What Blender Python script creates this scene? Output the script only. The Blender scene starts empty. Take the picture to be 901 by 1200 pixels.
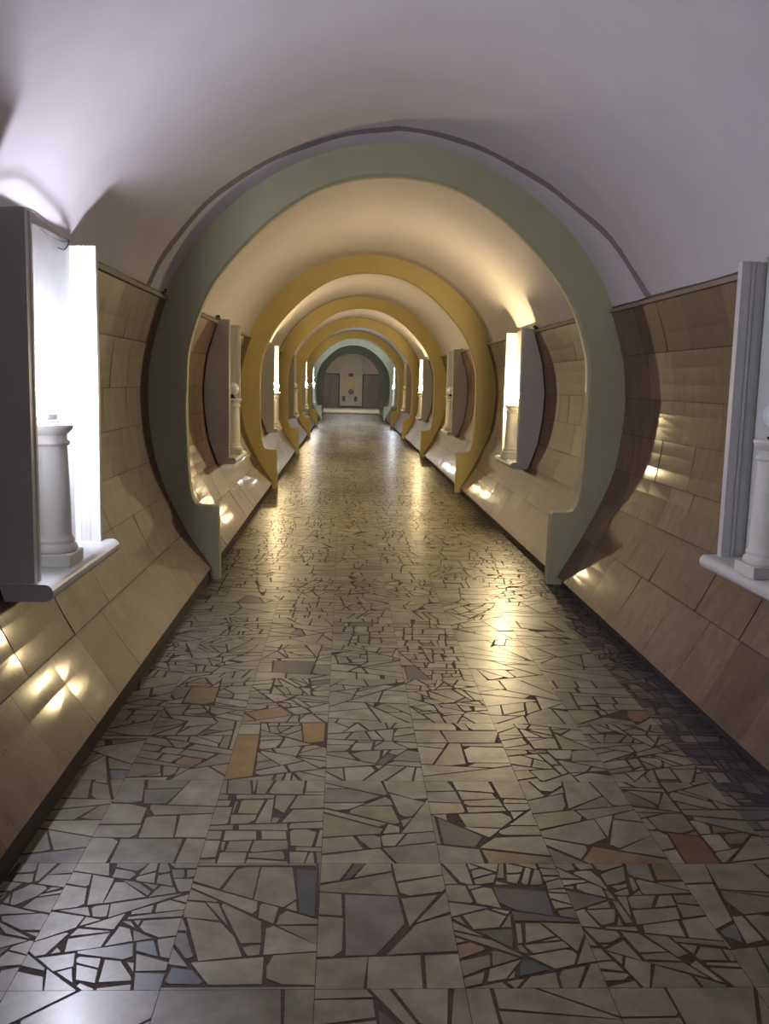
import bpy, bmesh, math, random
from mathutils import Vector, Matrix, Euler
random.seed(11)
scene = bpy.context.scene
C = scene.collection
PI = math.pi

# ------------------------------------------------------------------ materials
def new_mat(name):
    m = bpy.data.materials.new(name); m.use_nodes = True
    nt = m.node_tree; return m, nt, nt.nodes['Principled BSDF']

def paint(name, col, rough=0.6, bump=0.0, scale=6.0, mottle=0.06, spec=0.4):
    m, nt, b = new_mat(name)
    n = nt.nodes.new('ShaderNodeTexNoise'); n.inputs['Scale'].default_value = scale
    n.inputs['Detail'].default_value = 5
    g = nt.nodes.new('ShaderNodeNewGeometry')
    nt.links.new(g.outputs['Position'], n.inputs['Vector'])
    r = nt.nodes.new('ShaderNodeValToRGB')
    r.color_ramp.elements[0].position = .3; r.color_ramp.elements[1].position = .7
    r.color_ramp.elements[0].color = (*[c*(1-mottle) for c in col], 1)
    r.color_ramp.elements[1].color = (*[min(1, c*(1+mottle)) for c in col], 1)
    nt.links.new(n.outputs['Fac'], r.inputs['Fac']); nt.links.new(r.outputs['Color'], b.inputs['Base Color'])
    b.inputs['Roughness'].default_value = rough
    b.inputs['Specular IOR Level'].default_value = spec
    if bump:
        bp = nt.nodes.new('ShaderNodeBump'); bp.inputs['Strength'].default_value = bump
        bp.inputs['Distance'].default_value = .02
        nt.links.new(n.outputs['Fac'], bp.inputs['Height']); nt.links.new(bp.outputs['Normal'], b.inputs['Normal'])
    return m

def stone(name, rough, pits, streak, coat=0, spec=.5, coat_rough=.09):
    """colour comes from each slab's own tint, mottled by noise"""
    m, nt, b = new_mat(name)
    a = nt.nodes.new('ShaderNodeVertexColor'); a.layer_name = 'tint'
    g = nt.nodes.new('ShaderNodeNewGeometry')
    mp = nt.nodes.new('ShaderNodeMapping'); mp.inputs['Scale'].default_value = streak
    nt.links.new(g.outputs['Position'], mp.inputs['Vector'])
    n = nt.nodes.new('ShaderNodeTexNoise'); n.inputs['Scale'].default_value = 5; n.inputs['Detail'].default_value = 8
    n.inputs['Roughness'].default_value = .65
    nt.links.new(mp.outputs['Vector'], n.inputs['Vector'])
    r = nt.nodes.new('ShaderNodeValToRGB')
    r.color_ramp.elements[0].position = .32; r.color_ramp.elements[1].position = .68
    r.color_ramp.elements[0].color = (.62, .60, .58, 1); r.color_ramp.elements[1].color = (1.22, 1.20, 1.18, 1)
    nt.links.new(n.outputs['Fac'], r.inputs['Fac'])
    mx = nt.nodes.new('ShaderNodeMix'); mx.data_type = 'RGBA'; mx.blend_type = 'MULTIPLY'
    mx.inputs[0].default_value = 1
    nt.links.new(a.outputs['Color'], mx.inputs[6]); nt.links.new(r.outputs['Color'], mx.inputs[7])
    out = mx.outputs[2]
    if pits:
        n2 = nt.nodes.new('ShaderNodeTexNoise'); n2.inputs['Scale'].default_value = 45; n2.inputs['Detail'].default_value = 3
        mp2 = nt.nodes.new('ShaderNodeMapping'); mp2.inputs['Scale'].default_value = (1, 1, .6)
        nt.links.new(g.outputs['Position'], mp2.inputs['Vector']); nt.links.new(mp2.outputs['Vector'], n2.inputs['Vector'])
        r2 = nt.nodes.new('ShaderNodeValToRGB')
        r2.color_ramp.elements[0].position = .30; r2.color_ramp.elements[1].position = .37
        r2.color_ramp.elements[0].color = (.55, .48, .42, 1); r2.color_ramp.elements[1].color = (1, 1, 1, 1)
        nt.links.new(n2.outputs['Fac'], r2.inputs['Fac'])
        m2 = nt.nodes.new('ShaderNodeMix'); m2.data_type = 'RGBA'; m2.blend_type = 'MULTIPLY'; m2.inputs[0].default_value = 1
        nt.links.new(out, m2.inputs[6]); nt.links.new(r2.outputs['Color'], m2.inputs[7]); out = m2.outputs[2]
    nt.links.new(out, b.inputs['Base Color'])
    b.inputs['Coat Weight'].default_value = coat; b.inputs['Coat Roughness'].default_value = coat_rough
    b.inputs['Specular IOR Level'].default_value = spec
    rr = nt.nodes.new('ShaderNodeMapRange')
    rr.inputs['To Min'].default_value = rough[0]; rr.inputs['To Max'].default_value = rough[1]
    nt.links.new(n.outputs['Fac'], rr.inputs['Value']); nt.links.new(rr.outputs['Result'], b.inputs['Roughness'])
    bp = nt.nodes.new('ShaderNodeBump'); bp.inputs['Strength'].default_value = .12; bp.inputs['Distance'].default_value = .01
    nt.links.new(n.outputs['Fac'], bp.inputs['Height']); nt.links.new(bp.outputs['Normal'], b.inputs['Normal'])
    return m

def glow(name, col, strength):
    m, nt, b = new_mat(name)
    b.inputs['Base Color'].default_value = (.9, .9, .9, 1)
    b.inputs['Emission Color'].default_value = (*col, 1); b.inputs['Emission Strength'].default_value = strength
    return m

M = {}
M['vault'] = paint('vault_white_paint', (.61, .575, .585), .75, .25, 3.0, .03)
M['vault_green'] = paint('vault_pale_green_paint', (.50, .53, .42), .7, .2, 3.0, .04)
M['joint'] = paint('joint_taupe', (.23, .20, .19), .8)
M['green'] = paint('rib_green_paint', (.43, .425, .25), .6, .15, 4.0, .05)
M['green_dark'] = paint('portal_green_paint', (.44, .46, .35), .6, .1, 4.0, .05)
M['ochre'] = paint('rib_ochre_paint', (.53, .435, .18), .55, .15, 4.0, .05)
M['marble'] = stone('travertine', (.38, .55), True, (2, 2, .7), .14, .25)
M['floorstone'] = stone('broken_marble', (.30, .48), False, (1.5, 1.5, 1.5), .12, .35, .22)
M['mortar'] = paint('mortar', (.062, .040, .028), .8, .3, 60, .25)
M['grout'] = paint('dark_grout', (.05, .04, .035), .9)
M['skirt'] = paint('skirting_dark', (.035, .028, .026), .6)
M['ledge'] = paint('ledge_cream', (.26, .21, .165), .6)
M['white'] = paint('white_gloss_paint', (.60, .60, .585), .38, .05, 12, .03)
M['plaster'] = paint('column_plaster', (.70, .68, .62), .55, .05, 20, .03)
M['black'] = paint('black_plastic', (.012, .012, .012), .4)
M['cable'] = paint('cable_grey', (.06, .055, .05), .5)
M['lobbywall'] = paint('lobby_wall_marble', (.62, .57, .50), .5, .0, 1.5, .08)
M['lobbyfloor'] = paint('lobby_floor_wall_reflection', (.55, .51, .42), .3, .0, 2, .1)  # pale tone holds the white wall's reflection on glossy floor
M['steel'] = paint('brushed_door_grey', (.23, .21, .22), .35, .0, 2, .08, .6)
M['steel_dark'] = paint('door_frame_dark', (.10, .09, .09), .5)
M['brown'] = paint('sign_brown', (.16, .08, .03), .5)
M['yellow'] = paint('board_yellow', (.72, .58, .34), .6, 0, 5, .08)
M['greyplate'] = paint('plate_grey', (.26, .23, .24), .5)
M['globe_off'] = paint('opal_glass_unlit', (.75, .78, .82), .15, 0, 5, .01, .6)
COOL = (.81, .82, 1.0); WARM = (1.0, .76, .40)
M['globe_cool'] = glow('opal_glass_lit_cool', COOL, 520)
M['globe_warm'] = glow('opal_glass_lit_warm', WARM, 820)
M['globe_far'] = glow('opal_glass_lit_white', (.86, .93, 1.0), 700)
M['globe_dim'] = glow('opal_glass_lit_dim', COOL, 230)
M['fill_lit'] = glow('lobby_fill_lit', (1, .93, .8), 42)  # emission for the added lobby panel

# ------------------------------------------------------------------ mesh helpers
def link(name, bm, mats, parent=None, smooth=False, loc=None):
    me = bpy.data.meshes.new(name)
    bm.normal_update(); bm.to_mesh(me); bm.free()
    for m in (mats if isinstance(mats, (list, tuple)) else [mats]): me.materials.append(m)
    if smooth:
        for p in me.polygons: p.use_smooth = True
    o = bpy.data.objects.new(name, me); C.objects.link(o)
    if parent: o.parent = parent
    if loc: o.location = loc
    return o

def struct(o): o['kind'] = 'structure'; return o
def thing(name, label, cat, loc=(0, 0, 0), rz=0, group=None):
    o = bpy.data.objects.new(name, None); C.objects.link(o)
    o.empty_display_size = .2
    o.location = loc; o.rotation_euler = (0, 0, rz); o['label'] = label; o['category'] = cat
    if group: o['group'] = group
    return o
def tag(o, label, cat, group=None):
    o['label'] = label; o['category'] = cat
    if group: o['group'] = group
    return o

def add_box(bm, x0, x1, y0, y1, z0, z1, bev=0, mat=0):
    r = bmesh.ops.create_cube(bm, size=1, matrix=Matrix.Translation(((x0+x1)/2, (y0+y1)/2, (z0+z1)/2)) @
                              Matrix.Diagonal((abs(x1-x0), abs(y1-y0), abs(z1-z0), 1)))
    vs = r['verts']
    fs = {f for v in vs for f in v.link_faces}
    for f in fs: f.material_index = mat
    if bev:
        es = list({e for v in vs for e in v.link_edges})
        bmesh.ops.bevel(bm, geom=es, offset=bev, segments=2, profile=.5, affect='EDGES')
    return bm

def add_prism(bm, pts, y0, y1, mat=0):
    """polygon in x,z extruded along y"""
    a = [bm.verts.new((x, y0, z)) for x, z in pts]; b = [bm.verts.new((x, y1, z)) for x, z in pts]
    n = len(pts)
    fs = [bm.faces.new(a), bm.faces.new(b[::-1])]
    for i in range(n): fs.append(bm.faces.new((a[i], b[i], b[(i+1) % n], a[(i+1) % n])))
    for f in fs: f.material_index = mat
    bmesh.ops.recalc_face_normals(bm, faces=fs)
    return fs

def add_prism_z(bm, pts, z0, z1, mat=0):
    a = [bm.verts.new((x, y, z0)) for x, y in pts]; b = [bm.verts.new((x, y, z1)) for x, y in pts]
    n = len(pts)
    fs = [bm.faces.new(a), bm.faces.new(b[::-1])]
    for i in range(n): fs.append(bm.faces.new((a[i], b[i], b[(i+1) % n], a[(i+1) % n])))
    bmesh.ops.recalc_face_normals(bm, faces=fs)

def add_lathe(bm, prof, seg=40, cx=0, cy=0):
    rings = []
    for r, z in prof:
        if r < 1e-6: rings.append([bm.verts.new((cx, cy, z))])
        else: rings.append([bm.verts.new((cx+r*math.cos(2*PI*k/seg), cy+r*math.sin(2*PI*k/seg), z)) for k in range(seg)])
    for A, B in zip(rings, rings[1:]):
        for k in range(seg):
            k2 = (k+1) % seg
            if len(A) == 1 and len(B) == 1: continue
            if len(A) == 1: bm.faces.new((A[0], B[k2], B[k]))
            elif len(B) == 1: bm.faces.new((A[k], A[k2], B[0]))
            else: bm.faces.new((A[k], A[k2], B[k2], B[k]))
    bmesh.ops.recalc_face_normals(bm, faces=bm.faces[:])

def add_tube(bm, pts, r, seg=8):
    pts = [Vector(p) for p in pts]; rings = []
    for i, p in enumerate(pts):
        d = (pts[min(i+1, len(pts)-1)] - pts[max(i-1, 0)]).normalized()
        u = d.cross(Vector((0, 0, 1)))
        if u.length < .05: u = d.cross(Vector((1, 0, 0)))
        u.normalize(); v = d.cross(u)
        rings.append([bm.verts.new(p + r*(u*math.cos(2*PI*k/seg)+v*math.sin(2*PI*k/seg))) for k in range(seg)])
    for A, B in zip(rings, rings[1:]):
        for k in range(seg): bm.faces.new((A[k], A[(k+1) % seg], B[(k+1) % seg], B[k]))
    bm.faces.new(rings[0][::-1]); bm.faces.new(rings[-1])
    bmesh.ops.recalc_face_normals(bm, faces=bm.faces[:])

def catmull(pts, sub=6):
    out = []
    P = [pts[0]] + list(pts) + [pts[-1]]
    for i in range(1, len(P)-2):
        for s in range(sub):
            t = s/sub
            out.append(tuple(.5*((2*P[i][k]) + (-P[i-1][k]+P[i+1][k])*t + (2*P[i-1][k]-5*P[i][k]+4*P[i+1][k]-P[i+2][k])*t*t
                       + (-P[i-1][k]+3*P[i][k]-3*P[i+1][k]+P[i+2][k])*t**3) for k in range(len(P[i]))))
    out.append(tuple(pts[-1])); return out

# ------------------------------------------------------------------ layout (metres; corridor runs along +Y)
RIBS = [7.15, 13.37, 19.75, 26.2, 32.8, 39.1]
RT = .13
Y0, YP, YL = -6.0, 45.3, 58.4
BOXY = {-1: [4.18, 10.4, 16.6, 23.0, 29.4, 36.0], 1: [-2.4, 4.02, 10.55, 16.9, 23.3, 29.5, 36.0]}
#          # rear end, far portal, lobby back wall
WALL_PROFILE = WALL = [(1.355, .08), (1.545, .385), (1.685, .67), (1.775, .93), (1.815, 1.21), (1.825, 1.48), (1.785, 1.80), (1.685, 2.12)]
VAULT = catmull([(1.79, 1.95), (1.73, 2.12), (1.62, 2.37), (1.43, 2.64), (1.21, 2.86), (.93, 3.06), (.62, 3.21), (.31, 3.30), (0, 3.335)], 4)
VAULT = VAULT + [(-x, z) for x, z in VAULT[-2::-1]]

# ---- ceiling vault: shell with thickness
def ring_shell(bm, prof, y0, y1, th, mat=0, ny=1):
    n = len(prof)
    nrm = []
    for i in range(n):
        a = prof[max(i-1, 0)]; b = prof[min(i+1, n-1)]
        dx, dz = b[0]-a[0], b[1]-a[1]; L = math.hypot(dx, dz)
        nx, nz = dz/L, -dx/L
        if nx*prof[i][0] + nz*(prof[i][1]-1.7) < 0: nx, nz = -nx, -nz
        nrm.append((nx, nz))
    outer = [(p[0]+q[0]*th, p[1]+q[1]*th) for p, q in zip(prof, nrm)]
    inn = [[bm.verts.new((x, y0+(y1-y0)*j/ny, z)) for x, z in prof] for j in range(ny+1)]
    out = [[bm.verts.new((x, y0+(y1-y0)*j/ny, z)) for x, z in outer] for j in (0, ny)]
    fs = []
    for j in range(ny):
        for i in range(n-1):
            f = bm.faces.new((inn[j][i], inn[j][i+1], inn[j+1][i+1], inn[j+1][i])); f.smooth = True; fs.append(f)
    for i in range(n-1):
        fs.append(bm.faces.new((out[0][i], out[1][i], out[1][i+1], out[0][i+1])))
        fs.append(bm.faces.new((inn[0][i], out[0][i], out[0][i+1], inn[0][i+1])))
        fs.append(bm.faces.new((inn[-1][i], inn[-1][i+1], out[1][i+1], out[1][i])))
    for f in fs: f.material_index = mat
bm = bmesh.new()
ring_shell(bm, VAULT, Y0, RIBS[4]+.1, .10, 0, 6)
ring_shell(bm, VAULT, RIBS[4]+.1, YP, .10, 1, 2)
struct(link('ceiling', bm, [M['vault'], M['vault_green']]))

# plaster band between the vault joint and the first rib: uneven front lip
bm = bmesh.new()
n = len(VAULT)
inner, front, frontout = [], [], []
for i, (x, z) in enumerate(VAULT):
    t = i/(n-1)                       # 0 = right spring, 1 = left spring
    yj = 6.15 + .36*min(1, t/.25) + .34*math.sin(PI*t) - .05*max(0, t-.7)/.3 + .022*math.sin(23*t)+.014*math.sin(61*t+1)
    c = Vector((0, 1.7)); d = (Vector((x, z))-c); L = d.length
    p = c + d*((L-.022)/L); q = c + d*((L+.02)/L)
    inner.append((p.x, p.y)); front.append(yj); frontout.append((q.x, q.y))
va = [bm.verts.new((p[0], y, p[1])) for p, y in zip(inner, front)]
vc = [bm.verts.new((p[0], RIBS[0]+.01, p[1])) for p in inner]
vb = [bm.verts.new((p[0], y-.085+.03*math.sin(i*.9), p[1])) for i, (p, y) in enumerate(zip(frontout, front))]
for i in range(n-1):
    f = bm.faces.new((va[i], va[i+1], vc[i+1], vc[i])); f.smooth = True
    f = bm.faces.new((vb[i], vb[i+1], va[i+1], va[i])); f.material_index = 1; f.smooth = True
struct(link('trim_1', bm, [M['vault'], M['joint']]))

# ---- marble clad walls: individual slabs in seven courses
TINTS = [(.235, .148, .108), (.215, .132, .094), (.255, .166, .124), (.23, .150, .114), (.24, .138, .10), (.20, .125, .09), (.265, .178, .135)]
def wall_side(s, name):
    WALL = [(1.352, .10) if s < 0 else (1.362, .065)] + WALL_PROFILE[1:]
    bm = bmesh.new(); col = bm.loops.layers.float_color.new('tint')
    rnd = random.Random(5 if s < 0 else 8)
    ends = [(Y0, RIBS[0])] + [(RIBS[i]+RT, RIBS[i+1]) for i in range(5)]
    back = []
    W2 = catmull(WALL, 3)
    for x, z in W2:
        back.append((x+.014, z-.002))
    for (a, b) in ends:
        b2 = b-.012
        # dark backing following the profile
        A = [bm.verts.new((s*x, a, z)) for x, z in back]; B = [bm.verts.new((s*x, b, z)) for x, z in back]
        for i in range(len(back)-1):
            f = bm.faces.new((A[i], A[i+1], B[i+1], B[i])); f.material_index = 1
        for r in range(len(WALL)-1):
            (xa, za), (xb, zb) = WALL[r], WALL[r+1]
            y = a + .01 + rnd.uniform(0, .35)
            cuts = [a+.004]
            while y < b2-.15:
                if y-cuts[-1] > .12: cuts.append(y)
                y += rnd.choice((.38, .45, .5, .6)) * (1.25 if r in (1, 5) else 1)
            cuts.append(b2)
            for y1, y2 in zip(cuts, cuts[1:]):
                g = .0018; base = rnd.choice(TINTS); k = rnd.uniform(.52, .80)
                ds = [rnd.uniform(-.003, .003) for _ in range(2)]
                tx, tz = (xb-xa), (zb-za); L = math.hypot(tx, tz); nx, nz = -tz/L, tx/L
                e = g/L
                for q in range(3):
                    (x0_, z0_), (x1_, z1_) = W2[r*3+q], W2[r*3+q+1]
                    lo, hi = (e*3 if q == 0 else 0), (1-e*3 if q == 2 else 1)
                    P = []
                    for (yy, uu, so) in ((y1+g, lo, 1), (y1+g, hi, 1), (y2-g, hi, -1), (y2-g, lo, -1)):
                        gu = (q+uu)/3; off = so*(ds[0]*(1-gu)+ds[1]*gu)
                        P.append((s*(x0_+(x1_-x0_)*uu+nx*off*.8), yy, z0_+(z1_-z0_)*uu+nz*off*.8))
                    v = [bm.verts.new(p) for p in P]
                    bv = [bm.verts.new((p[0]+s*.012, p[1], p[2])) for p in P]
                    fs = [bm.faces.new(v), bm.faces.new((v[0], v[1], bv[1], bv[0])), bm.faces.new((v[2], v[3], bv[3], bv[2]))]
                    if q == 0: fs.append(bm.faces.new((v[0], v[3], bv[3], bv[0])))
                    for f in fs:
                        for lp in f.loops: lp[col] = (base[0]*k, base[1]*k, base[2]*k, 1)
        # thickness underneath and structure behind
        xo = 2.05
        pts = [(s*(x+.01), z) for x, z in back] + [(s*xo, 2.12), (s*xo, 0.0), (s*1.46, 0.0), (s*1.46, .06)]
        for f in add_prism(bm, pts, a, b, 1): pass
    # plain green painted wall of the last bay before the portal
    for f in add_prism(bm, [(s*1.42, 0)]+[(s*x, z) for x, z in WALL]+[(s*2.05, 2.12), (s*2.05, 0)], RIBS[5], YP, 2): pass
    bmesh.ops.recalc_face_normals(bm, faces=bm.faces[:])
    return struct(link(name, bm, [M['marble'], M['grout'], M['green_dark']]))
wall_side(-1, 'wall_left'); wall_side(1, 'wall_right')

for s, nm in ((-1, 'baseboard_left'), (1, 'baseboard_right')):
    bm = bmesh.new()
    ends = [(Y0, RIBS[0])] + [(RIBS[i]+RT, RIBS[i+1]) for i in range(5)] + [(RIBS[5]+RT, YP)]
    for a, b in ends: add_box(bm, s*(1.366 if s < 0 else 1.405), s*1.44, a+.002, b-.002, 0, .098 if s < 0 else .06)
    struct(link(nm, bm, M['skirt']))
for s, nm in ((-1, 'trim_2'), (1, 'trim_3')):
    bm = bmesh.new()
    for a, b in ends[:-1]:
        cuts = [a+.002]
        for yb in sorted(BOXY[s]):          # the ledge stops on either side of each wall box
            if a < yb < b: cuts += [yb-.525, yb+.525]
        cuts.append(b-.004)
        for u, v_ in zip(cuts[::2], cuts[1::2]): add_box(bm, s*1.665, s*1.80, u, v_, 2.122, 2.150, .003)
    struct(link(nm, bm, M['ledge']))

# rear end of the corridor, behind the viewpoint
bm = bmesh.new(); add_box(bm, -2.2, 2.2, Y0-.2, Y0, 0, 3.6)
struct(link('wall_rear', bm, M['vault']))

# ---- floor: slabs 0.39 x 0.63 of broken marble set in dark mortar
def clip(poly, n, d):
    out = []; m = len(poly)
    for i in range(m):
        p, q = poly[i], poly[(i+1) % m]
        a = n[0]*p[0]+n[1]*p[1]-d; b = n[0]*q[0]+n[1]*q[1]-d
        if a >= 0: out.append(p)
        if (a > 0 > b) or (a < 0 < b):
            t = a/(a-b); out.append((p[0]+(q[0]-p[0])*t, p[1]+(q[1]-p[1])*t))
    return out
def area(p): return .5*sum(p[i][0]*p[(i+1) % len(p)][1]-p[(i+1) % len(p)][0]*p[i][1] for i in range(len(p)))
rf = random.Random(21)
def bsp(poly, target, style, out, depth=0):
    A = area(poly)
    if A < target*rf.uniform(.5, 2.0) or depth > 8: out.append(poly); return
    xs = [p[0] for p in poly]; ys = [p[1] for p in poly]
    w, h = max(xs)-min(xs), max(ys)-min(ys)
    if style == 'strips':
        ang = style_ang[0] + (rf.gauss(0, .06) if rf.random() < .7 else PI/2)
    elif style == 'axis':
        ang = (0 if h*rf.uniform(.7, 1.4) > w else PI/2) + rf.gauss(0, .09)
    else:
        ang = (0 if h*rf.uniform(.7, 1.4) > w else PI/2) + rf.gauss(0, .42)
    nx, ny = -math.sin(ang), math.cos(ang)
    ds = [nx*p[0]+ny*p[1] for p in poly]; t = rf.uniform(.26, .74) if rf.random() < .7 else rf.choice((.2, .8))
    d = min(ds)+(max(ds)-min(ds))*t
    a = clip(poly, (nx, ny), d); b = clip(poly, (-nx, -ny), -d)
    if len(a) < 3 or len(b) < 3 or min(area(a), area(b)) < .0006: out.append(poly); return
    bsp(a, target, style, out, depth+1); bsp(b, target, style, out, depth+1)
style_ang = [0]
def pick():
    u = rf.random()
    if u < .42: c = (.56, .51, .40)
    elif u < .66: c = (.60, .55, .44)
    elif u < .82: c = (.50, .45, .365)
    elif u < .92: c = (.43, .41, .36)
    elif u < .955: c = (.54, .45, .31)
    elif u < .968: c = (.52, .38, .22)
    elif u < .974: c = (.48, .32, .21)
    elif u < .984: c = (.17, .175, .18)
    else: c = (.30, .29, .28)
    k = rf.uniform(.42, .57); return (c[0]*k*.95, c[1]*k*.945, c[2]*k*.82)
ORANGE, SALMON, OCHRE = (.50, .31, .13), (.48, .27, .15), (.45, .33, .18)
DARK, BLUE, GREY, RED = (.13, .13, .13), (.14, .155, .18), (.33, .31, .27), (.36, .17, .09)
FEAT = [([(-0.714, 5.041), (-0.475, 5.034), (-0.495, 4.803), (-0.706, 4.826)], DARK),
        ([(-0.809, 3.936), (-0.689, 3.938), (-0.673, 3.499), (-0.786, 3.466)], ORANGE),
        ([(-0.790, 4.214), (-0.616, 4.299), (-0.549, 4.185), (-0.721, 4.115)], SALMON),
        ([(-0.508, 4.087), (-0.399, 4.089), (-0.397, 3.798), (-0.494, 3.863)], ORANGE),
        ([(-1.088, 4.575), (-0.951, 4.579), (-0.942, 4.303), (-1.100, 4.323)], OCHRE),
        ([(-0.475, 2.814), (-0.401, 2.815), (-0.395, 2.520), (-0.448, 2.547)], BLUE),
        ([(-0.315, 2.653), (-0.146, 2.638), (-0.132, 2.460), (-0.205, 2.340), (-0.317, 2.333)], GREY),
        ([(0.018, 3.162), (0.186, 3.004), (0.126, 2.933), (0.018, 2.956)], DARK),
        ([(0.147, 2.701), (0.314, 2.696), (0.311, 2.527), (0.157, 2.568)], BLUE),
        ([(0.153, 2.293), (0.185, 2.338), (0.253, 2.274), (0.143, 2.242)], BLUE),
        ([(0.826, 3.051), (0.937, 3.020), (0.937, 2.833), (0.817, 2.806)], RED),
        ([(0.014, 4.972), (0.076, 4.974), (0.154, 4.695), (0.020, 4.719)], DARK),
        ([(0.119, 4.005), (0.432, 4.011), (0.367, 3.859), (0.141, 3.855)], GREY),
        ([(0.915, 4.196), (1.047, 4.292), (1.239, 4.297), (1.077, 4.121)], SALMON),
        ([(-0.776, 2.299), (-0.718, 2.288), (-0.669, 2.217), (-0.783, 2.218)], BLUE),
        ([(-0.812, 2.454), (-0.757, 2.454), (-0.711, 2.317), (-0.784, 2.307)], GREY),
        ([(0.768, 2.456), (0.836, 2.499), (0.820, 2.374), (0.780, 2.366)], GREY),
        ([(-0.845, 3.925), (-0.808, 3.926), (-0.804, 3.772), (-0.849, 3.790)], OCHRE),
        ([(-1.419, 6.814), (-1.248, 6.768), (-1.243, 6.548), (-1.392, 6.566)], SALMON),
        ([(-0.870, 24.163), (-0.472, 24.297), (-0.443, 22.981), (-0.840, 22.855)], DARK)]
bm = bmesh.new(); col = bm.loops.layers.float_color.new('tint')
def put_piece(poly, rect, c):
    x0, x1, y0, y1 = rect
    q = poly
    m = len(poly); cuts = []
    for i in range(m):
        p, r = poly[i], poly[(i+1) % m]
        dx, dy = r[0]-p[0], r[1]-p[1]; L = math.hypot(dx, dy)
        if L < 1e-5: continue
        nx, ny = -dy/L, dx/L
        mx, my = (p[0]+r[0])/2, (p[1]+r[1])/2
        edge = min(abs(mx-x0), abs(mx-x1), abs(my-y0), abs(my-y1)) < 1e-4
        g = .0009 if edge else rf.uniform(.0022, .0075)
        if not edge:
            w = max(-.004/L, min(.004/L, rf.gauss(0, .045))); nx, ny = nx*math.cos(w)-ny*math.sin(w), nx*math.sin(w)+ny*math.cos(w)
        cuts.append((nx, ny, nx*mx+ny*my+g))
    for nx, ny, d in cuts:
        q = clip(q, (nx, ny), d)
        if len(q) < 3: return
    # broken corners
    for _ in range(2):
        if rf.random() < .55 and len(q) >= 4:
            i = rf.randrange(len(q)); p = q[i]
            if min(abs(p[0]-x0), abs(p[0]-x1), abs(p[1]-y0), abs(p[1]-y1)) > .004:
                cx = sum(v[0] for v in q)/len(q); cy = sum(v[1] for v in q)/len(q)
                dx, dy = cx-p[0], cy-p[1]; L = math.hypot(dx, dy) or 1
                a = math.atan2(dy, dx)+rf.gauss(0, .35); nx, ny = math.cos(a), math.sin(a)
                q2 = clip(q, (nx, ny), nx*p[0]+ny*p[1]+L*rf.uniform(.08, .25))
                if len(q2) >= 3: q = q2
    if len(q) < 3 or area(q) < .00015: return
    tz = [rf.uniform(-.0004, .0004) for _ in range(2)]
    f = bm.faces.new([bm.verts.new((x, y, 0)) for x, y in q])
    for lp in f.loops: lp[col] = (*c, 1)
def ccw(p): return p if area(p) > 0 else p[::-1]
def slab(x0, x1, y0, y1, border=False):
    rect = (x0, x1, y0, y1)
    poly = [(x0, y0), (x1, y0), (x1, y1), (x0, y1)]
    rest = [poly]
    for pts, c in FEAT:
        pts = ccw(pts); cx = sum(p[0] for p in pts)/len(pts); cy = sum(p[1] for p in pts)/len(pts)
        if not (x0 < cx < x1 and y0 < cy < y1): continue
        new = []
        for R in rest:
            cur = R
            inside = all((R[(i+1) % len(R)][0]-R[i][0])*(cy-R[i][1])-(R[(i+1) % len(R)][1]-R[i][1])*(cx-R[i][0]) > 0 for i in range(len(R)))
            if not inside: new.append(R); continue
            for i in range(len(pts)):
                p, r = pts[i], pts[(i+1) % len(pts)]
                dx, dy = r[0]-p[0], r[1]-p[1]; L = math.hypot(dx, dy); n_ = (-dy/L, dx/L); d = n_[0]*p[0]+n_[1]*p[1]
                outp = clip(cur, (-n_[0], -n_[1]), -d)
                if len(outp) >= 3 and area(outp) > .0004: new.append(outp)
                c2 = clip(cur, n_, d)
                if len(c2) >= 3: cur = c2
            put_piece(cur, rect, tuple(v*.5 for v in c))
        rest = new
    style = rf.choice(('axis', 'rand', 'rand', 'rand', 'rand', 'axis')); style_ang[0] = rf.uniform(0, PI)
    target = rf.choice((.006, .009, .012, .018, .026)) * (1.6 if y0 < 2.2 else 1)
    if border: target = .006
    for R in rest:
        out = []; bsp(R, target, style, out)
        for q in out:
            c = pick()
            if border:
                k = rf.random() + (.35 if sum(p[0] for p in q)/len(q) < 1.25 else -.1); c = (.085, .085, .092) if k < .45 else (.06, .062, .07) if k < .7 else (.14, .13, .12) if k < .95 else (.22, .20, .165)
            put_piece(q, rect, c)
xs = [-1.17, -.785, -.39, 0, .375, .765, 1.15]
rows = []
y = .3 - .63*10
while y < YP+.2: rows.append(y); y += .632 if y > 0 else .63
YOFF = 2.20 - min(rows, key=lambda v: abs(v-2.20))
rows = [r+YOFF for r in rows]
for y in rows:
    for a, b in zip(xs, xs[1:]): slab(a, b, y, y+.632)
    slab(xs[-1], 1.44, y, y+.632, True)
    slab(-1.42, xs[0], y, y+.632, False)
v = [bm.verts.new(p) for p in ((-2.1, Y0-.2, -.0012), (2.1, Y0-.2, -.0012), (2.1, YP+.25, -.0012), (-2.1, YP+.25, -.0012))]
f = bm.faces.new(v); f.material_index = 1
v2 = [bm.verts.new((p.co.x, p.co.y, -.2)) for p in v]
for i in range(4):
    f = bm.faces.new((v[i], v[(i+1) % 4], v2[(i+1) % 4], v2[i])); f.material_index = 1
# lobby floor; far part coloured pale as if mirroring the white wall
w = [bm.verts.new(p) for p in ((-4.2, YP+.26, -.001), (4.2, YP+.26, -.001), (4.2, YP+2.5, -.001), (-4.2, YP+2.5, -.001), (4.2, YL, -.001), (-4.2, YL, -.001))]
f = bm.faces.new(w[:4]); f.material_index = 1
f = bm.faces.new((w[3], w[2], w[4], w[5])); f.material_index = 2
for f in bm.faces:
    if f.normal.z < 0 and all(abs(vv.co.z) < .01 for vv in f.verts): f.normal_flip()
struct(link('floor', bm, [M['floorstone'], M['mortar'], M['lobbyfloor']]))

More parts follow.
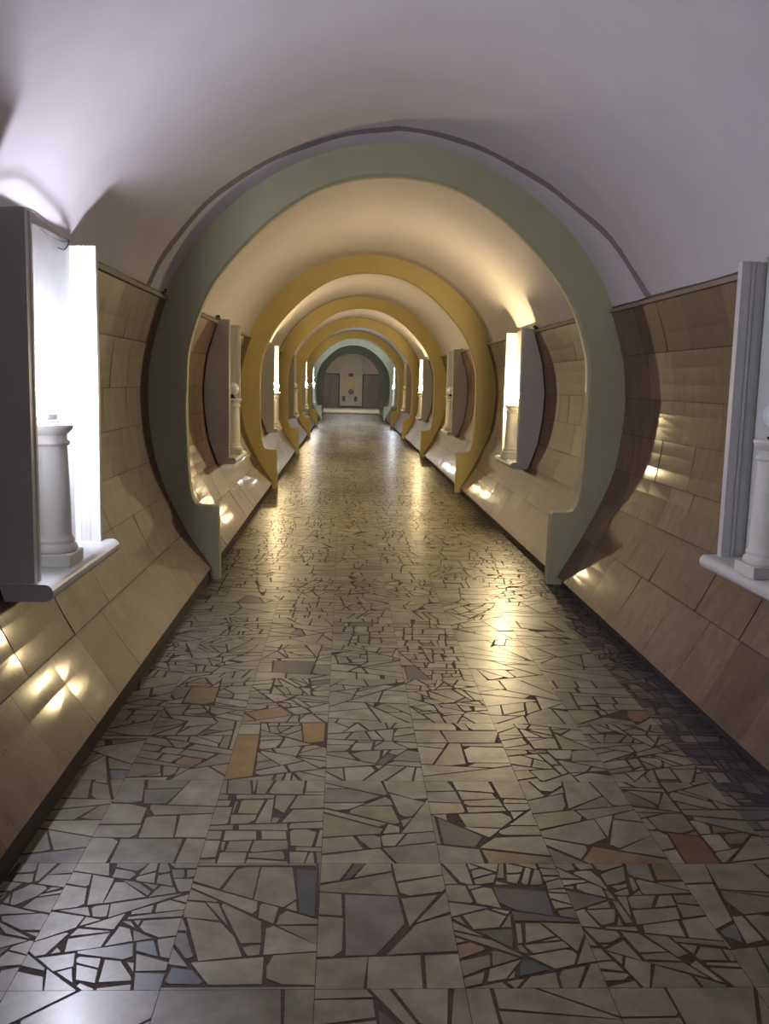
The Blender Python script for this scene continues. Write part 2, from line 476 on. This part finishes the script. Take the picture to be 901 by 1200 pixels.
# ---- arch ribs
RIN = [(1.29, 0), (1.30, .30), (1.305, .56), (1.312, .573), (1.44, .578), (1.475, .59), (1.50, .63), (1.522, .72), (1.538, .95), (1.547, 1.36),
       (1.536, 1.70), (1.505, 1.86), (1.455, 2.02), (1.37, 2.21), (1.25, 2.385), (1.08, 2.575), (.86, 2.775), (.58, 2.955), (.30, 3.05), (0, 3.08)]
ROUT = [(1.50, 0), (1.62, .30), (1.74, .50), (1.78, .573), (1.82, .60), (1.84, .64), (1.86, .70), (1.88, .80), (1.90, .98), (1.92, 1.36),
        (1.90, 1.72), (1.88, 1.90), (1.86, 2.06), (1.80, 2.25), (1.66, 2.47), (1.47, 2.73), (1.17, 2.99), (.79, 3.24), (.41, 3.38), (0, 3.41)]
def rib(Y, mat, label):
    bm = bmesh.new()
    I = RIN + [(-x, z) for x, z in RIN[-2::-1]]; O = ROUT + [(-x, z) for x, z in ROUT[-2::-1]]
    # smooth the arched part
    def dens(P):
        k = 9; m = len(P)
        return P[:k] + catmull(P[k:m-k], 4) + P[m-k:]
    I, O = dens(I), dens(O); n = len(I)
    A = [bm.verts.new((x, 0, z)) for x, z in I]; B = [bm.verts.new((x, 0, z)) for x, z in O]
    A2 = [bm.verts.new((x, RT, z)) for x, z in I]; B2 = [bm.verts.new((x, RT, z)) for x, z in O]
    soff = []
    for i in range(n-1):
        bm.faces.new((A[i], A[i+1], B[i+1], B[i])); bm.faces.new((A2[i], B2[i], B2[i+1], A2[i+1]))
        f = bm.faces.new((A[i], A2[i], A2[i+1], A[i+1])); f.smooth = 10 < i < n-11
        bm.faces.new((B[i], B[i+1], B2[i+1], B2[i]))
    bm.faces.new((A[0], B[0], B2[0], A2[0])); bm.faces.new((A[-1], A2[-1], B2[-1], B[-1]))
    bmesh.ops.recalc_face_normals(bm, faces=bm.faces[:])
    bm.edges.ensure_lookup_table()
    es = [e for e in bm.edges if (e.verts[0] in A and e.verts[1] in A) or (e.verts[0] in A2 and e.verts[1] in A2)]
    bmesh.ops.bevel(bm, geom=es, offset=.012, segments=2, affect='EDGES')
    o = link('arch_rib', bm, mat, loc=(0, Y, 0)); tag(o, label, 'arch', 'stepped arches across the corridor')
    return o
rib(RIBS[0], M['green'], 'green-grey arch with stepped feet, largest and first across the corridor')
rib(RIBS[1], M['ochre'], 'yellow arch directly behind the large green-grey arch')
rib(RIBS[2], M['ochre'], 'second yellow arch counting from the large green-grey arch')
rib(RIBS[3], M['ochre'], 'third yellow arch counting from the large green-grey arch')
rib(RIBS[4], M['ochre'], 'fourth and smallest-looking yellow arch, just in front of the pale green vault')
rib(RIBS[5], M['green_dark'], 'small dark green arch deep in the corridor before the lobby opening')

# ---- portal wall with arched opening
bm = bmesh.new()
op = [(1.36, 0), (1.36, .8), (1.36, 1.57)] + [(1.36*math.cos(a), 1.57+1.36*math.sin(a)) for a in [PI*k/24 for k in range(1, 24)]] + [(-1.36, 1.57), (-1.36, .8), (-1.36, 0)]
ow = []
for x, z in op:
    if z <= 1.58: ow.append((math.copysign(2.3, x), z))
    else:
        d = Vector((x, z-1.57)).normalized(); k = min(2.3/max(abs(d.x), 1e-6), 2.1/max(d.y, 1e-6)); ow.append((d.x*k, 1.57+d.y*k))
ya, yb = YP, YP+.25
A = [bm.verts.new((x, ya, z)) for x, z in op]; B = [bm.verts.new((x, ya, z)) for x, z in ow]
A2 = [bm.verts.new((x, yb, z)) for x, z in op]; B2 = [bm.verts.new((x, yb, z)) for x, z in ow]
for i in range(len(op)-1):
    bm.faces.new((A[i], A[i+1], B[i+1], B[i])); bm.faces.new((A2[i], B2[i], B2[i+1], A2[i+1])); bm.faces.new((A[i], A2[i], A2[i+1], A[i+1]))
bmesh.ops.recalc_face_normals(bm, faces=bm.faces[:])
struct(link('wall_portal', bm, M['green_dark']))

# ---- lobby
bm = bmesh.new(); add_box(bm, -4.4, 4.4, YL, YL+.2, 0, 3.7); struct(link('wall_back', bm, M['lobbywall']))
for s, nm in ((-1, 'wall_lobby_left'), (1, 'wall_lobby_right')):
    bm = bmesh.new(); add_box(bm, s*4.2, s*4.4, YP+.25, YL, 0, 3.7); struct(link(nm, bm, M['lobbywall']))
for s, nm in ((-1, 'wall_lobby_front_left'), (1, 'wall_lobby_front_right')):
    bm = bmesh.new(); add_box(bm, s*2.3, s*4.4, YP, YP+.25, 0, 3.7); struct(link(nm, bm, M['lobbywall']))
bm = bmesh.new(); add_box(bm, -4.4, 4.4, YP+.25, YL+.2, 3.67, 3.85); struct(link('ceiling_lobby', bm, M['vault']))
bm = bmesh.new(); add_box(bm, -.66, .735, YL-.25, YL+.05, .10, 3.67); add_box(bm, -.60, .68, YL-.22, YL, 0, .10, mat=1)
struct(link('wall_pier', bm, [M['lobbywall'], M['steel_dark']]))
def steel_door(x0, x1, nm):
    bm = bmesh.new()
    xm = (x0+x1)/2
    add_box(bm, x0+.05, xm-.004, YL-.05, YL-.01, .02, 2.03, .004); add_box(bm, xm+.004, x1-.05, YL-.05, YL-.01, .02, 2.03, .004)
    o = struct(link(nm, bm, M['steel']))
    bm = bmesh.new()
    add_box(bm, x0, x0+.05, YL-.08, YL, 0, 2.08); add_box(bm, x1-.05, x1, YL-.08, YL, 0, 2.08); add_box(bm, x0+.05, x1-.05, YL-.08, YL, 2.03, 2.08)
    link('door_frame', bm, M['steel_dark'], o)
steel_door(-1.85, -.67, 'door_1'); steel_door(.745, 1.85, 'door_2')
LW = YL-.25
bm = bmesh.new(); add_box(bm, -.12, .16, LW-.06, LW, 1.92, 2.10, .01); tag(link('wall_sign', bm, M['brown']), 'small brown box sign high on the white pier between grey doors', 'sign')
bm = bmesh.new(); add_box(bm, -.26, .26, LW-.02, LW, 1.18, 1.82, .005); tag(link('notice_board', bm, M['yellow']), 'pale yellow board on the white pier below the brown sign', 'board')
bm = bmesh.new(); add_lathe(bm, [(0, 0), (.16, 0), (.17, .01), (.17, .03), (.14, .045), (0, .05)], 32)
o = link('wall_emblem', bm, M['greyplate'], loc=(.05, LW, .98)); o.rotation_euler = (PI/2, 0, 0); tag(o, 'round greyish plate on the white pier below the pale yellow board', 'plaque')
for x, lb in ((-.40, 'dark upright grille low on the white pier, beside the grey door on the left'), (.34, 'dark upright grille low on the white pier, beside the grey door on the right')):
    bm = bmesh.new(); add_box(bm, x-.09, x+.09, LW-.03, LW, .38, .70, .004)
    o = tag(link('vent_grille', bm, M['steel_dark']), lb, 'vent', 'grilles on the white pier')
    bm = bmesh.new()
    for k in range(6): add_box(bm, x-.07, x+.07, LW-.038, LW-.03, .41+k*.048, .43+k*.048)
    link('slats', bm, M['greyplate'], o)
bm = bmesh.new(); add_box(bm, -1.2, 1.2, 51.0, 51.6, 3.62, 3.669, .005)  # hidden emissive panel, added to light the lobby
lt = thing('lobby_fill_light', 'unseen lit panel added under the lobby ceiling to brighten the lobby', 'light')
link('fill_housing', bm, M['white'], lt)
bm = bmesh.new(); add_box(bm, -1.15, 1.15, 51.05, 51.55, 3.605, 3.62); link('fill_diffuser', bm, M['fill_lit'], lt)

# ---- wall boxes with open tops (local: +x faces the corridor, origin under the front edge)
HB = .66; XF = 1.555; HL = .52; ZT = 2.17
_cw = catmull(WALL, 3)
def box_parts(root):
    wl = [(-(x-XF)+.008, z-HB) for x, z in WALL]
    def wx(z):  # local x of wall at local z
        for (xa, za), (xb, zb) in zip(wl, wl[1:]):
            if za <= z <= zb: return xa+(xb-xa)*(z-za)/(zb-za)
        return wl[-1][0] if z > wl[-1][1] else wl[0][0]
    zt = ZT-HB
    zs = [.01, .13, .27, .40, .55, .69, .82, .98, 1.14, 1.30, 1.44, zt]
    for s in (-1, 1):
        bm = bmesh.new()
        pts = [(0, .0)] + [(0, zt)] + [(wx(z), z) for z in zs[::-1]]
        y0, y1 = (-HL, -HL+.042) if s < 0 else (HL-.042, HL)
        add_prism(bm, pts, y0, y1)
        cheek = link('side_panel', bm, M['white'], root)
        # fluted strip on the inner face along the front edge
        bm = bmesh.new()
        prof = [(0.006, 0), (0.006, .020), (-.034, .020), (-.037, .014), (-.043, .014), (-.046, .020), (-.054, .020), (-.057, .012), (-.063, .012), (-.066, .016), (-.086, .016), (-.094, 0)]
        yi = HL-.042
        P = [(x, s*(yi-t)) for x, t in prof]
        add_prism_z(bm, P, .07, zt)
        link('moulding', bm, M['white'], cheek)
    bm = bmesh.new()
    add_prism(bm, [(-.122, .07), (-.122, zt+.02), (-.134, zt+.02), (-.134, .07)], -HL+.042, HL-.042)
    link('back_panel', bm, M['white'], root)
    bm = bmesh.new()
    nose = [(0.045+.034*math.cos(a), .035+.035*math.sin(a)) for a in [PI/2-PI*k/10 for k in range(11)]]
    pts = [(wx(.04), .07)] + nose + [(wx(.04)+.02, 0)]
    add_prism(bm, pts, -HL-.025, HL+.025)
    # cove under the nose
    link('shelf', bm, M['white'], root)
def make_box(label, loc, rz): 
    r = thing('wall_box', label, 'wall box', loc, rz, 'white lamp boxes on the walls'); box_parts(r); return r
def copy_tree(o, parent=None, depth=0):
    c = o.copy(); C.objects.link(c)
    if parent: c.parent = parent
    for ch in list(o.children): copy_tree(ch, c, depth+1)
    return c

# plaster column with a globe lamp (local origin at the plinth's base centre)
def make_column(label, loc, lit):
    r = thing('column_lamp', label, 'lamp', loc, 0, 'globe lamps on plaster columns')
    bm = bmesh.new(); add_box(bm, -.103, .103, -.103, .103, 0, .055, .005); link('plinth', bm, M['plaster'], r)
    bm = bmesh.new()
    sp = [(0, .055), (.098, .055), (.102, .063), (.103, .074), (.099, .086), (.091, .091), (.087, .096), (.091, .102), (.091, .110), (.084, .117), (.080, .128)]
    for k in range(0, 11):
        t = k/10; sp.append((.079-.011*t**1.6, .132+.383*t))
    sp += [(.070, .520), (.078, .523), (.081, .531), (.078, .539), (.069, .543), (.068, .565)]
    add_lathe(bm, sp+[(0, .565)], 48); link('shaft', bm, M['plaster'], r, True)
    bm = bmesh.new()
    add_lathe(bm, [(0, .565), (.068, .565), (.072, .571), (.082, .580), (.091, .590), (.096, .601), (.095, .611), (.088, .615), (0, .615)], 48)
    link('capital', bm, M['plaster'], r, True)
    bm = bmesh.new(); add_lathe(bm, [(0, .615), (.040, .615), (.040, .625), (.030, .630), (.030, .662), (0, .662)], 24); link('lamp_holder', bm, M['black'], r)
    bm = bmesh.new()
    k_ = 1.35 if lit == 'globe_cool' else 1.0
    add_lathe(bm, [(.027, .650)] + [(.069*math.sin(a), .652+.067*k_*(1-math.cos(a))) for a in [PI*k/20 for k in range(3, 21)]], 32)
    link('globe', bm, M[lit], r, True)
    return r

BOX = [  # side, centre y, column y offset, column x, globe material, box label, lamp label
 (-1, 4.18, -.10, 1.61, 'globe_cool', 'brightly lit white wall box, largest one, with a column lamp and wires inside', 'glaring white globe lamp on a thick plaster column, largest and brightest'),
 (1, 4.02, .02, 1.575, 'globe_off', 'unlit grey-white wall box cut off by the right edge of the photo', 'unlit globe lamp on a plaster column at the right edge of the photo'),
 (-1, 10.4, .0, 1.575, 'globe_off', 'unlit wall box framed by the large green arch, on the left wall', 'unlit globe lamp seen edge-on in the left wall box just past the green arch'),
 (1, 10.55, .0, 1.575, 'globe_warm', 'lit wall box on the right wall just past the large green arch', 'glowing warm globe lamp on a column in the right wall just past the green arch'),
 (-1, 16.6, .0, 1.575, 'globe_warm', 'narrow-looking lit box on the left wall behind the first yellow arch', 'glowing globe lamp on the left wall behind the first yellow arch'),
 (1, 16.9, .0, 1.575, 'globe_off', 'unlit wall box on the right wall behind the first yellow arch', 'unlit globe lamp on the right wall behind the first yellow arch'),
 (-1, 23.0, .0, 1.575, 'globe_off', 'unlit wall box on the left wall behind the second yellow arch', 'unlit globe lamp on the left wall behind the second yellow arch'),
 (1, 23.3, .0, 1.575, 'globe_warm', 'lit wall box on the right wall behind the second yellow arch', 'glowing warm globe lamp on the right wall behind the second yellow arch'),
 (-1, 29.4, .0, 1.575, 'globe_warm', 'lit wall box on the left wall behind the third yellow arch', 'glowing warm globe lamp on the left wall behind the third yellow arch'),
 (1, 29.5, .0, 1.575, 'globe_off', 'unlit wall box on the right wall behind the third yellow arch', 'unlit globe lamp on the right wall behind the third yellow arch'),
 (-1, 36.0, .0, 1.575, 'globe_far', 'lit wall box on the left wall under the pale green vault', 'cool white glowing globe lamp on the left wall under the pale green vault'),
 (1, 36.0, .0, 1.575, 'globe_far', 'lit wall box on the right wall under the pale green vault', 'cool white glowing globe lamp on the right wall under the pale green vault'),
 (1, -2.4, .0, 1.575, 'globe_dim', 'lit wall box on the right wall behind the viewpoint', 'glowing globe lamp on the right wall behind the viewpoint'),
]
box0 = None; cols = {}
for s, y, dy, cx, lit, bl, ll in BOX:
    if box0 is None: box0 = b = make_box(bl, (-XF, y, HB), 0)
    else:
        b = copy_tree(box0); b['label'] = bl; b.location = (s*XF, y, HB); b.rotation_euler = (0, 0, 0 if s < 0 else PI)
    loc = (s*cx, y+dy, HB+.07)
    if lit not in cols: cols[lit] = c = make_column(ll, loc, lit)
    else: c = copy_tree(cols[lit]); c['label'] = ll; c.location = loc

# ---- cables
bm = bmesh.new()
add_tube(bm, catmull([(-1.66, 3.70, 2.175), (-1.63, 3.95, 2.215), (-1.64, 4.25, 2.20), (-1.66, 4.50, 2.185), (-1.68, 4.66, 2.20)], 5), .003)
add_tube(bm, catmull([(-1.66, 3.70, 2.155), (-1.63, 3.95, 2.165), (-1.64, 4.25, 2.15), (-1.655, 4.50, 2.165), (-1.68, 4.66, 2.20)], 5), .003)
add_tube(bm, catmull([(-1.68, 4.66, 2.20), (-1.672, 4.62, 2.17), (-1.668, 4.54, 2.135), (-1.666, 4.44, 2.13)], 5), .0035)
tag(link('cable', bm, M['cable']), 'thin dark wires sagging across the open top of the brightly lit white box', 'cable')
for s, ya, yb, lb in ((-1, 4.72, 7.1, 'dark cable lying on the marble ledge from the bright box to the green arch'),
                      (1, 4.56, 7.1, 'dark cable along the marble ledge from the cut-off unlit box to the green arch'),
                      (-1, 7.3, 9.85, 'dark cable on the ledge above the unlit box framed by the green arch'),
                      (1, 7.3, 10.0, 'dark cable on the ledge above the lit box past the green arch')):
    bm = bmesh.new(); rr = random.Random(int(ya*10))
    pts = []
    k = int((yb-ya)/.3)+1
    for i in range(k+1):
        pts.append((s*(1.685+rr.uniform(-.006, .006)), ya+(yb-ya)*i/k, 2.157+rr.uniform(0, .008)))
    add_tube(bm, catmull(pts, 3), .007)
    tag(link('cable', bm, M['cable']), lb, 'cable', 'cables on the wall ledges')
for loc, lb in (((-1.68, 7.04, 2.165), 'small dark clump of cable on the left ledge end touching the green arch'),
                ((-1.66, 9.75, 2.165), 'small dark clump of cable above the unlit box just past the green arch'),
                ((1.66, 9.95, 2.165), 'small dark clump of cable above the lit box on the right past the green arch'),
                ((-1.66, 11.6, 2.165), 'small dark clump of cable on the left ledge before the first yellow arch')):
    bm = bmesh.new(); rr = random.Random(int(loc[1]*100))
    pts = [(rr.uniform(-.03, .03), rr.uniform(-.05, .05), rr.uniform(0, .035)) for _ in range(9)]
    add_tube(bm, catmull(pts, 4), .006, 6)
    tag(link('cable_clump', bm, M['black'], loc=loc), lb, 'cable', 'cable clumps on the ledges')

# ------------------------------------------------------------------ world, camera
w = bpy.data.worlds.new('world'); scene.world = w; w.use_nodes = True
w.node_tree.nodes['Background'].inputs[0].default_value = (0, 0, 0, 1)
cam = bpy.data.cameras.new('camera'); co = bpy.data.objects.new('camera', cam); C.objects.link(co)
F, VX, VY, ROLL = 1086.4, 396.82, 450.48, math.radians(1.397)
dx, dy = VX-450.5, -(VY-600); c_, s_ = math.cos(ROLL), math.sin(ROLL)
ux, uy = c_*dx+s_*dy, -s_*dx+c_*dy
p_ = math.atan2(uy, F); w_ = math.atan2(ux*math.cos(p_), F)
fw = Vector((-math.sin(w_)*math.cos(p_), math.cos(w_)*math.cos(p_), -math.sin(p_)))
rt = Vector((math.cos(w_), math.sin(w_), 0)); up = rt.cross(fw)
rt2 = rt*math.cos(ROLL) + up*math.sin(ROLL); up2 = rt2.cross(fw)
mw = Matrix((( rt2.x, up2.x, -fw.x, -.3406), (rt2.y, up2.y, -fw.y, 0), (rt2.z, up2.z, -fw.z, 1.55), (0, 0, 0, 1)))
co.matrix_world = mw
cam.sensor_fit = 'VERTICAL'; cam.sensor_height = 36; cam.lens = 36*F/1200; cam.clip_start = .05; cam.clip_end = 200
scene.camera = co
vs = scene.view_settings
vs.view_transform = 'Standard'; vs.look = 'None'; vs.gamma = 1; vs.use_curve_mapping = False; vs.exposure = 0
scene.cycles.sample_clamp_indirect = 8
